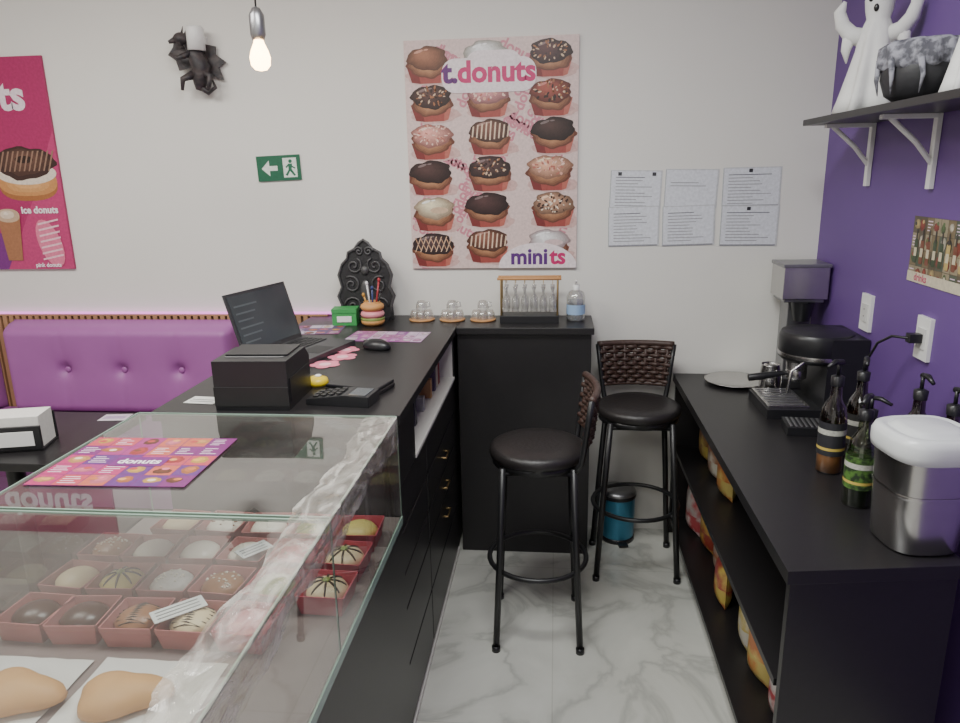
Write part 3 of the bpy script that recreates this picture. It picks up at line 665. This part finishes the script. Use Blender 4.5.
# syrup bottles
def bottle(loc,body,lab,liq=None,h=1.,i=0,lv=.14):
    o=MB(); bm_=glassmat('bglass_%d'%i,body,.12,.6,2.)
    o.lathe([(0,0),(.034,0),(.036,.006),(.036,.16),(.03,.19),(.016,.215),(.0145,.25),(.0145,.262)],bm_,seg=24)
    o.lathe([(0,.004),(.033,.004),(.034,lv),(.033,lv+.01),(0,lv+.01)],liq,seg=24)
    o.lathe([(.0368,.055),(.0368,.15)],lab,seg=24); o.lathe([(.0372,.07),(.0372,.078)],mat('label_band_%d'%i,S(205,180,90),.5),seg=24); o.lathe([(.0372,.115),(.0372,.13)],mat('label_logo_%d'%i,S(190,190,180),.5,noise=.5,scale=120),seg=24)
    o.lathe([(.017,.25),(.018,.275),(.008,.28),(0,.28)],blackp,seg=16); o.tube([(0,0,.28),(0,0,.315)],.005,blackp); o.tube([(.01,0,.315),(-.02,-.01,.32),(-.05,-.02,.31)],[.008,.008,.005],blackp)
    ob=o.build('syrup_bottle',loc,.3*i); ob.scale=(1,1,h)
bottle((.79,2.03,.745),(.8,.72,.62),mat('label_dark',(.03,.03,.035),.5),mat('syrup_amber',(.45,.25,.12),.2),1.03,1,.05)
bottle((.785,1.815,.745),(.6,.65,.5),mat('label_green',S(90,130,60),.5,noise=.1,scale=60,rgb2=S(40,55,35)),mat('syrup_green',(.04,.07,.03),.2),.93,2)
bottle((.90,2.13,.745),(.3,.25,.2),mat('label_black',(.03,.03,.03),.5),mat('syrup_dark',(.05,.02,.01),.2),.98,3)
bottle((.975,1.95,.745),(.3,.25,.2),mat('label_dark',(.02,.02,.02),.5),mat('syrup_dark',(.05,.02,.01),.2),.98,4)
bottle((1.0,1.83,.745),(.3,.25,.2),mat('label_dark',(.02,.02,.02),.5),mat('syrup_dark',(.05,.02,.01),.2),.97,5)
bottle((.845,1.93,.745),(.3,.25,.2),mat('label_green2',S(60,90,40),.5),mat('syrup_dark',(.05,.02,.01),.2),.8,6)
# ice bucket
se=lambda a,z:1/((abs(math.cos(a))**3.2+abs(math.sin(a))**3.2)**(1/3.2))
o=MB(); o.lathe([(0,0),(.074,0),(.079,.006),(.085,.12),(.090,.225),(.090,.23)],steel,seg=56,wav=se); o.lathe([(.092,.222),(.098,.226),(.1,.24),(.1,.262),(.094,.276),(.082,.282),(.076,.276),(.066,.276),(.062,.284),(.05,.288),(0,.289)],mat('lid_plastic',(.68,.7,.7),.3,noise=.03),seg=56,wav=se)
o.lathe([(.0865,.135),(.0885,.14),(.0872,.145)],steel,seg=56,wav=se)
o.build('ice_bucket',(.837,1.622,.7455),.12)
# ---------- wall shelf
o=MB(); o.box(.855,1.058,1.55,2.74,1.735,1.755,black)
for y in(2.646,2.217,1.75):
    o.box(1.045,1.059,y-.012,y+.012,1.53,1.735,white); o.box(.90,1.05,y-.012,y+.012,1.722,1.735,white); o.tube([(.925,y,1.726),(1.0,y,1.66),(1.05,y,1.60)],.008,white,8)
o.build('wall_shelf',bevel=.0015)
def ghost(loc,h,r,rz,arms=True):
    o=MB(); k=h
    wv=lambda a,z:1+(.16*math.cos(7*a)+.07*math.cos(11*a+1))*max(0,1-z/(.75*h))
    o.lathe([(r*.85,0),(r,.005*h),(r*.88,.12*h),(r*.72,.3*h),(r*.56,.48*h),(r*.5,.6*h),(r*.40,.68*h),(r*.34,.72*h),(r*.40,.78*h),(r*.44,.86*h),(r*.38,.94*h),(r*.2,.99*h),(0,h)],whitec,seg=64,wav=wv)
    if arms:
        for s_ in(-1,1):
            o.tube([(s_*r*.3,0,.58*h),(s_*r*.75,-.01,.62*h),(s_*r*1.0,-.02,.70*h),(s_*r*1.1,-.025,.80*h),(s_*r*.95,-.03,.87*h)],[r*.3,r*.26,r*.22,r*.18,r*.06],whitec,14)
            o.tube([(s_*r*.75,-.01,.62*h),(s_*r*.85,-.01,.5*h),(s_*r*.8,-.01,.40*h)],[r*.24,r*.15,r*.02],whitec,10)
    e_=mat('ghost_eye',(.01,.01,.01),.3)
    for s_ in(-1,1): o.ell((s_*r*.17,-r*.40,.87*h),r*.09,r*.06,r*.13,e_,10,8)
    o.ell((0,-r*.40,.79*h),r*.08,r*.05,r*.12,e_,10,8); o.build('ghost_figurine',loc,rz)
ghost((.955,2.45,1.755),.37,.094,-.6); ghost((.985,1.935,1.755),.30,.065,-.7,False)
o=MB(); o.lathe([(0,0),(.055,0),(.085,.02),(.099,.06),(.096,.10),(.09,.115),(.101,.125),(.095,.13),(.08,.115),(0,.10)],mat('cauldron_black',(.025,.025,.028),.5,noise=.3,bump=.3),seg=36)
o.lathe([(.09,.08),(.104,.09),(.108,.115),(.103,.14),(.085,.152),(.05,.145),(.02,.16),(0,.155)],greycloth,seg=64,wav=lambda a,z:1+.05*math.sin(9*a+z*60)+.03*math.sin(17*a))
for k in range(9):
    a=k*.7; o.tube([(.102*math.cos(a),.102*math.sin(a),.11),(.107*math.cos(a+.1),.107*math.sin(a+.1),.06),(.1*math.cos(a+.05),.1*math.sin(a+.05),.03-.002*k)],[.010,.006,.001],greycloth,6)
o.build('cauldron',(.95,2.115,1.755))
# ---------- lights
def area(name,loc,sx,sy,e,c,rot=(0,0,0)):
    L=bpy.data.lights.new(name,'AREA'); L.shape='RECTANGLE'; L.size=sx; L.size_y=sy; L.energy=e; L.color=c
    o=bpy.data.objects.new(name,L); col.objects.link(o); o.location=loc; o.rotation_euler=rot
area('ceiling_light_1',(-.2,1.3,2.68),1.0,.5,50,(.98,1,.98))
area('ceiling_light_2',(-1.9,1.5,2.68),1.3,.8,46,(1,.97,.91))
area('ceiling_light_3',(-.9,-1.2,2.68),1.8,.8,40,(.98,1,.98))
w=bpy.data.worlds.new('world'); bpy.context.scene.world=w; w.use_nodes=True; w.node_tree.nodes['Background'].inputs[0].default_value=(.5,.5,.5,1); w.node_tree.nodes['Background'].inputs[1].default_value=.3
# ---------- camera
th=math.radians(14.7); ps=math.radians(6.12)
f=Vector((-math.sin(ps)*math.cos(th),math.cos(ps)*math.cos(th),-math.sin(th))); r0=Vector((math.cos(ps),math.sin(ps),0)); u0=r0.cross(f)
r=(r0-.02*u0).normalized(); u=(u0+.02*r0).normalized()
cd=bpy.data.cameras.new('camera'); cd.sensor_width=36; cd.lens=27; cd.clip_start=.02
co=bpy.data.objects.new('camera',cd); col.objects.link(co)
co.matrix_world=Matrix(((r.x,u.x,-f.x,0),(r.y,u.y,-f.y,0),(r.z,u.z,-f.z,1.6),(0,0,0,1)))
bpy.context.scene.camera=co
